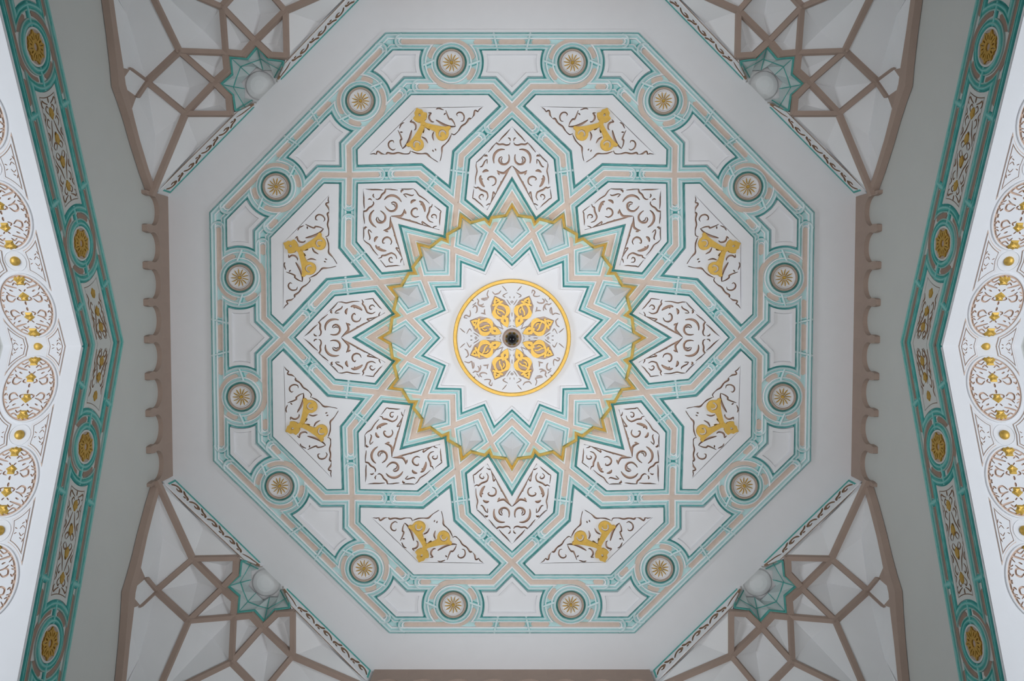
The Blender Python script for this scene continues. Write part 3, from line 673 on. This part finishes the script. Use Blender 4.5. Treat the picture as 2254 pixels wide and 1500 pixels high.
# curved triangles flanking a stud: bounded by two medallion ellipses and the border
def tri_poly(inn):
    out = []
    xe = 22.0 + inn; so = 79.5
    def ey(x): return so - (MS + 7 + inn) * sq(1 - ((x - MX) / (MR + 7 + inn)) ** 2)
    xs = [xe + (MX - 17.5 - inn - xe) * i / 8 for i in range(9)]
    top = [(x, ey(x)) for x in xs if ey(x) > 3 + inn]
    xi = top[-1][0]
    return [(xe, -top[0][1] + 0)] + [(xe, top[0][1])] + top[1:] + [(xi - 2.2, 0)] + [(x, -y) for x, y in top[:0:-1]]
tro, tri_, trt = tri_poly(0.0), tri_poly(2.0), tri_poly(3.6)
mb = MB(); add_plate(mb, tro, [], 0.45, 0.0); TRG = mb.mesh('triangle_ground', M['ground'])
mb = MB(); add_plate(mb, [(x, y) for x, y in tri_poly(1.1)], [trt], 1.8, 0.2); TRR = mb.mesh('triangle_rim', M['white'])
th_ = strokes([([(28, 4), (32, 8), (36, 3)], 1.6), ([(30, 14), (34, 11)], 1.6), ([(40, 3), (44, 5)], 1.6), ([(27, 12), (29, 18)], 1.8)], lambda p: p, 1.0, 0.5); th_ = th_ + mirror_y(th_)
mb = MB(); add_plate(mb, tri_poly(5.0), th_, 2.0, 0.2, 0, 1); TRF = mb.mesh('leaf_tracery', [M['white'], M['ground']])
ORD = {78: 'first', 238: 'second', 398: 'third'}
for sg, side in ((1, 'right'), (-1, 'left')):
    def S4(dr): return Matrix(((sg, 0, 0, sg * XW), (0, dr * CP, -dr * SP, YC), (0, -SP, -CP, Z0), (0, 0, 0, 1)))
    for i, dr in enumerate((-1, 1)):
        so = link('trim_%d' % (3 + i + (0 if sg < 0 else 2)), SOF, None, S4(dr)); so['kind'] = 'structure'
        ud = 'upper' if dr < 0 else 'lower'
        for s in (78, 238, 398):
            m4 = S4(dr) @ Matrix.Translation((0, s * U, 0))
            t = thing('soffit_medallion', 'oval white gold-lotus medallion, %s from the peak, %s %s arch underside' % (ORD[s], ud, side), 'medallion', m4, 'soffit medallions')
            link('medallion_ground', SM_G, t); link('rim', SM_R, t); tag(link('tracery', SM_T, t), 'white scroll tracery', kind='stuff')
            for y, mm_ in LOT: link(mm_.name.split('.')[0], mm_, t, m4 @ Matrix.Translation((MX * U, (y * 0.97) * U, 0)))
        for s in (159, 318):
            m4 = S4(dr) @ Matrix.Translation((MX * U, s * U, 0))
            nm = {159: 'first', 318: 'second'}[s]
            t = thing('gold_stud', 'domed gold stud, %s below the peak on the %s %s arch underside' % (nm, ud, side), 'stud', m4, 'gold studs on the arch undersides')
            link('dome', STUD, t); link('stud_ring', STR, t)
            for mx_ in (1, -1):
                m5 = S4(dr) @ Matrix.Translation((0, s * U, 0))
                if mx_ < 0: m5 = m5 @ Matrix.Translation((2 * MX * U, 0, 0)) @ Matrix.Diagonal((-1, 1, 1, 1))
                t = thing('corner_ornament', 'small white leaf triangle %s the %s gold stud, %s %s arch underside' % ('inside' if mx_ > 0 else 'outside', nm, ud, side), 'relief ornament', m5, 'leaf triangles beside the studs')
                link('triangle_ground', TRG, t); link('triangle_rim', TRR, t); link('leaf_tracery', TRF, t)
    # the stud and triangles on the peak are bent over the fold
    def bend(P3):  # (x, s, h) with s signed -> world
        out = []
        for x, s, h in P3:
            dr = 1 if s >= 0 else -1
            out.append(S4(dr) @ Vector((x * U, abs(s) * U, h * U)))
        return out
    t = thing('gold_stud', 'faceted gold stud on the fold at the peak of the %s arch underside' % side, 'stud', Matrix.Translation((sg * (XW + MX * U), YC, Z0)), 'gold studs on the arch undersides')
    link('dome', STUD, t, Matrix.Translation((sg * (XW + MX * U), YC, Z0 + 1.5 * U)) @ Matrix.Diagonal((1, 1, -1, 1)))
    for mx_ in (1, -1):
        nm = 'inside' if mx_ > 0 else 'outside'
        t = thing('corner_ornament', 'small white leaf triangle %s the gold stud at the %s arch peak' % (nm, side), 'relief ornament', Matrix.Translation((sg * XW, YC, Z0)), 'leaf triangles beside the studs')
        for dr in (-1, 1):
            m5 = S4(dr)
            if mx_ < 0: m5 = m5 @ Matrix.Translation((2 * MX * U, 0, 0)) @ Matrix.Diagonal((-1, 1, 1, 1))
            key = 'halftri'
            if key not in bpy.data.meshes:
                cut = lambda P: [(x, y) for x, y in P if y > 0.01] + [(max(x for x, y in P), 0), (min(x for x, y in P), 0)]
                cut2 = lambda P: [(min(x for x, y in P), 0)] + [(x, y) for x, y in P if y > 0.01] + [(max(x for x, y in P), 0)]
                mb = MB(); add_plate(mb, cut2(tro), [], 0.45, 0.0); mb.mesh('halftri', M['ground'])
                mb = MB(); add_plate(mb, cut2(tri_poly(1.1)), [cut2(trt)], 1.8, 0.2); mb.mesh('halfrim', M['white'])
                mb = MB(); add_plate(mb, cut2(tri_poly(5.0)), [q for q in th_ if q[0][1] > 0], 2.0, 0.2, 0, 1); mb.mesh('halfleaf', [M['white'], M['ground']])
            link('triangle_ground', bpy.data.meshes['halftri'], t, m5); link('triangle_rim', bpy.data.meshes['halfrim'], t, m5); link('leaf_tracery', bpy.data.meshes['halfleaf'], t, m5)

# ================================================================== SQUINCH VAULTS
def at(px, py, zf):
    """room-centred point (in ceiling px units; x, y, height) seen at a picture point of the lower right corner, at height zf*H"""
    x = (px - 1127) / F; y = (py - 750) / F
    Y = s_ + y * c_; Z = c_ - y * s_
    return Vector((x / Z * zf * F, (Y / Z * zf - 0.040) * F, zf * F))
def dm(p): return Vector((p.y, p.x, p.z))
def symavg(p, q): q = dm(q); return (p + q) / 2
N = {}
N['E'] = at(1908, 1062, 0.952)
N['n1'] = symavg(at(1834, 1229, 0.962), at(1612, 1442, 0.962))
N['n2'] = at(1911, 1301, 0.942)
N['n3'] = symavg(at(1845, 1367, 0.930), at(1745, 1453, 0.930))
N['n5'] = symavg(at(1768, 1293, 0.968), at(1679, 1379, 0.968))
N['A'] = symavg(at(1738, 1226, 0.972), at(1613, 1346, 0.972))
N['A2'] = symavg(at(1738, 1256, 0.972), at(1654, 1350, 0.972))
N['B'] = symavg(at(1740, 1316, 0.965), at(1705, 1352, 0.965))
C_ = at(1742, 1357, 0.960); N['C'] = (C_ + dm(C_)) / 2
def wallpt(px, py):
    zf = 0.3975 * F / (px - 1127.0)
    for _ in range(4):
        p = at(px, py, zf); zf *= (XW / U) / p.x
    return at(px, py, zf)
WR = [wallpt(*p) for p in ((1912, 1062), (1928, 1115), (1945, 1180), (1955, 1225), (1965, 1270), (1974, 1305), (1977, 1345), (1985, 1420), (1993, 1500))]
N['W1'] = wallpt(1940, 1274) + Vector((-6, 0, 0)); N['W2'] = wallpt(1952, 1333) + Vector((-6, 0, 0)); N['W0'] = wallpt(1969, 1305)
K_ = N['n3'] + (WR[-1] - N['n3']) * 0.9; kk = (864 / 1900 * 0.865) * F * 0.93
N['K'] = Vector((kk, kk, 0.865 * F))
N['R'] = Vector((XW / U, XW / U, 0.80 * F))
WR.append(Vector((XW / U, 690.0, 0.845 * F))); WR.append(Vector((XW / U, XW / U - 4, 0.79 * F)))
WZ = 1.0
def q4(p, sx, sy):   # room-centred px -> world, mirrored into a corner
    return Vector((sx * p.x * U, YC + sy * p.y * U, p.z * U))
def fan(poly, up):
    c = sum(poly, Vector()) / len(poly); return c + Vector((0, 0, up * 1.7))
def rib_faces(mb, p, q, wd, depth, tuck=4):
    t = (q - p); hx = Vector((-t.y, t.x, 0))
    hx = hx.normalized() * (wd / 2) if hx.length > 1e-6 else Vector((wd / 2, 0, 0))
    dn = Vector((0, 0, -depth)); up = Vector((0, 0, tuck)); e = t.normalized() * (wd * 0.25); p = p - e; q = q + e
    v = [p + hx + up, p - hx + up, p - hx * 0.72 + dn, p + hx * 0.72 + dn, q + hx + up, q - hx + up, q - hx * 0.72 + dn, q + hx * 0.72 + dn]
    mb.add(v, [(0, 1, 5, 4), (1, 2, 6, 5), (2, 3, 7, 6), (3, 0, 4, 7), (0, 1, 2, 3), (4, 5, 6, 7)]); return mb
RIBS = [('E', 'n1', 14), ('n1', 'n2', 14), ('n1', 'A', 13), ('n1', 'n5', 14), ('n2', 'n3', 14), ('n5', 'n3', 14), ('n2', 'W1', 13), ('n2', 'W2', 13), ('n3', 'C', 13), ('n3', 'K', 14), ('K', 'R', 14), ('A', 'A2', 15), ('A2', 'n5', 17), ('n5', 'B', 17), ('B', 'C', 17)]
zc = F
def edge_pt(t, dz):  # point on the diagonal ceiling edge, t from -1 (this wall) to 1
    a = Vector((755, 755 * T8, zc - dz)); b = Vector((755 * T8, 755, zc - dz)); return a.lerp(b, (t + 1) / 2)
FZ = 40.0
Fl = edge_pt(-0.22, FZ); Fe = edge_pt(-0.985, FZ + 8)
CELLS = [(['E', 'n1', 'A', Fl, Fe], 18), (['A', 'A2', 'n5', 'n1'], 16), (['n1', 'n2', 'n3', 'n5'], 26), (['n5', 'n3', 'C', 'B'], 16)]
def P(x): return N[x] if isinstance(x, str) else x
def build_corner(sx, sy, nm):
    t = thing('squinch_vault', 'ribbed faceted plaster squinch vault filling the %s corner' % nm, 'vault', Matrix.Translation(q4(N['C'], sx, sy)), 'corner squinch vaults')
    def put(name, mb, mat, par=None, lab=None, kind=None):
        mb.v = [tuple(q4(Vector(p), sx, sy)) for p in mb.v]
        o = link(name, mb.mesh(name, mat, scale=1.0), par or t, Matrix()); return o
    def panel(pts, up, mirr):
        pts = [dm(p) for p in pts] if mirr else pts
        c = fan(pts, up); n = len(pts); mb = MB(); mb.add(pts + [c], [(i, (i + 1) % n, n) for i in range(n)]); put('facet_panel', mb, M['vault'])
    for mirr in (0, 1):
        for names, up in CELLS: panel([P(x) for x in names], up, mirr)
        panel([P('E')] + WR[1:4] + [P('W1'), P('n2'), P('n1')], 26, mirr)
        panel([P('n2'), P('W1'), P('W0'), P('W2')], 12, mirr)
        panel([P('n2'), P('W2')] + WR[6:] + [P('R'), P('K'), P('n3')], 22, mirr)
        for ps in ([P('W1'), WR[3], WR[4], P('W0')], [P('W0'), WR[5], WR[6], P('W2')]):
            ps = [dm(p) for p in ps] if mirr else ps
            mb = MB(); mb.add(ps, [(0, 1, 2), (0, 2, 3)]); put('wall_rib', mb, M['rib'])
        for a, b, wd in RIBS:
            p, q = P(a), P(b)
            if mirr: p, q = dm(p), dm(q)
            put('rib', rib_faces(MB(), p, q, wd, 6), M['rib'])
        # wall rib: a band lying on the wall, swelling where the ribs meet it
        wds = [15, 15, 16, 18, 26, 34, 28, 18, 17, 17, 17]; mb = MB(); v = []
        for i, p in enumerate(WR):
            a = WR[max(i - 1, 0)]; b = WR[min(i + 1, len(WR) - 1)]; tt = (b - a).normalized(); nrm = Vector((0, -tt.z, tt.y))
            for k, (s, x) in enumerate(((-0.5, 4), (-0.4, -9), (0.25, -13), (0.5, -8), (0.6, 4))): v.append(p + nrm * (wds[i] * s) + Vector((x, 0, 0)))
        if mirr: v = [dm(p) for p in v]
        nW = len(WR)
        mb.add(v, [(i * 5 + k, i * 5 + k + 1, (i + 1) * 5 + k + 1, (i + 1) * 5 + k) for i in range(nW - 1) for k in range(4)])
        put('wall_rib', mb, M['rib'])
    panel([P('C'), P('n3'), P('K'), dm(P('n3'))], 34, 0)
    # star niche
    so = [edge_pt(-0.2, 30), N['A'] + Vector((-10, 8, 4)), N['A2'] + Vector((-8, 6, 4)), N['n5'] + Vector((-12, -3, 4)), N['B'] + Vector((-9, -6, 4)), N['C'] + Vector((-9, -9, 4))]
    so = so + [dm(p) for p in so[-2::-1]]
    cc = Vector((553, 553, 0.986 * F)) * 1.0; ccx = 548.0; R0 = 33.0
    inn = []
    for i, p in enumerate(so):
        d = Vector((p.x - ccx, p.y - ccx, 0)).normalized(); k = R0 + (2 if i % 2 else 10); inn.append(Vector((ccx + d.x * k, ccx + d.y * k, 1.003 * F - (3 if i % 2 else 0))))
    mid = []
    for i in range(len(so)):
        f_ = 0.45; mid.append(so[i].lerp(inn[i], f_) + Vector((0, 0, 10 if i % 2 else -2)))
    n = len(so); mb = MB()
    fs = []
    for i in range(n - 1):
        fs += [(i, i + 1, n + i + 1), (i, n + i + 1, n + i), (n + i, n + i + 1, 2 * n + i + 1), (n + i, 2 * n + i + 1, 2 * n + i)]
    mb.add(so + mid + inn, fs)
    sn = put('star_niche', mb, M['niche'])
    mb = MB(); K = 24; v = []; 
    for r, dz in ((R0 + 12, 0), (R0, 1), (R0 * 0.9, -3), (R0 * 0.6, -7), (R0 * 0.3, -9)): v += [Vector((ccx + 4 + r * math.cos(2 * math.pi * i / K), ccx + 4 + r * math.sin(2 * math.pi * i / K), 1.008 * F + dz)) for i in range(K)]
    mb.add(v, [(a * K + i, a * K + (i + 1) % K, (a + 1) * K + (i + 1) % K, (a + 1) * K + i) for a in range(4) for i in range(K)] + [tuple(range(4 * K, 5 * K))])
    put('niche_boss', mb, M['vault'], sn)
    for i in range(n - 1):
        mb = MB(); rib_faces(mb, so[i], so[i + 1], 3.2, 3, 3); put('teal_edge', mb, M['teal'], sn)
        mb = MB(); rib_faces(mb, mid[i], mid[i + 1], 1.8, 1.5, 2); put('teal_edge', mb, M['teal'], sn)
        if i % 2 == 0: mb = MB(); rib_faces(mb, so[i + 1], inn[i + 1], 1.6, 1.5, 2); put('teal_edge', mb, M['teal'], sn)
    # fascia along the diagonal ceiling edge, with scroll relief on either side of the niche
    fz = thing('squinch_fascia', 'narrow white scroll fascia with teal edge along the %s diagonal ceiling edge' % nm, 'fascia', Matrix.Translation(q4(edge_pt(0, 0), sx, sy)), 'squinch fascias')
    for mirr in (0, 1):
        a, b = edge_pt(-1.0, 0), edge_pt(-0.1, 0)
        if mirr: a, b = dm(a), dm(b)
        e1 = (b - a).normalized(); e2 = Vector((0, 0, -1)); nn_ = Vector((-1, -1, 0)).normalized(); L = (b - a).length
        def loc(u, v_, h): return a + e1 * u + e2 * v_ + nn_ * h
        pl = [(-8, -2), (L, -2), (L - 4, 8), (L - 40, 42), (-10, 52)]
        defs = []
        u = 14; i = 0
        while u < L - 62:
            if i % 2 == 0: defs += [([(u, 34), (u + 6, 22), (u + 16, 18), (u + 24, 24), (u + 20, 32), (u + 13, 29)], 8.0)]
            else: defs += [([(u, 12), (u + 8, 22), (u + 18, 26), (u + 22, 36)], 8.0), ([(u + 10, 36), (u + 16, 31)], 7)]
            u += 27; i += 1
        defs += [([(u, 34), (u + 14, 24), (u + 30, 18), (u + 50, 10)], 6)]
        hl_ = strokes(defs, lambda p: p, 1.0, 0.4)
        for kind_ in range(2):
            m_ = MB()
            if kind_ == 0: add_plate(m_, pl, hl_, 3.5, 0.2, 0, 1, 0); nm_, mt = 'scroll_plate', [M['vault'], M['brownground']]
            else: add_plate(m_, pl, [], 0.8, -1); nm_, mt = 'fascia_ground', [M['brownground']]
            m_.v = [tuple(loc(*p)) for p in m_.v]; put(nm_, m_, mt, fz)
        m_ = MB(); add_plate(m_, [(8, 3), (L - 10, 2), (L - 12, 7), (12, 8), (12, 40), (8, 42)], [], 4.6, 0); m_.v = [tuple(loc(*p)) for p in m_.v]; put('teal_edge', m_, M['teal'], fz)
for sx, sy, nm in ((1, 1, 'lower right'), (-1, 1, 'lower left'), (1, -1, 'upper right'), (-1, -1, 'upper left')): build_corner(sx, sy, nm)
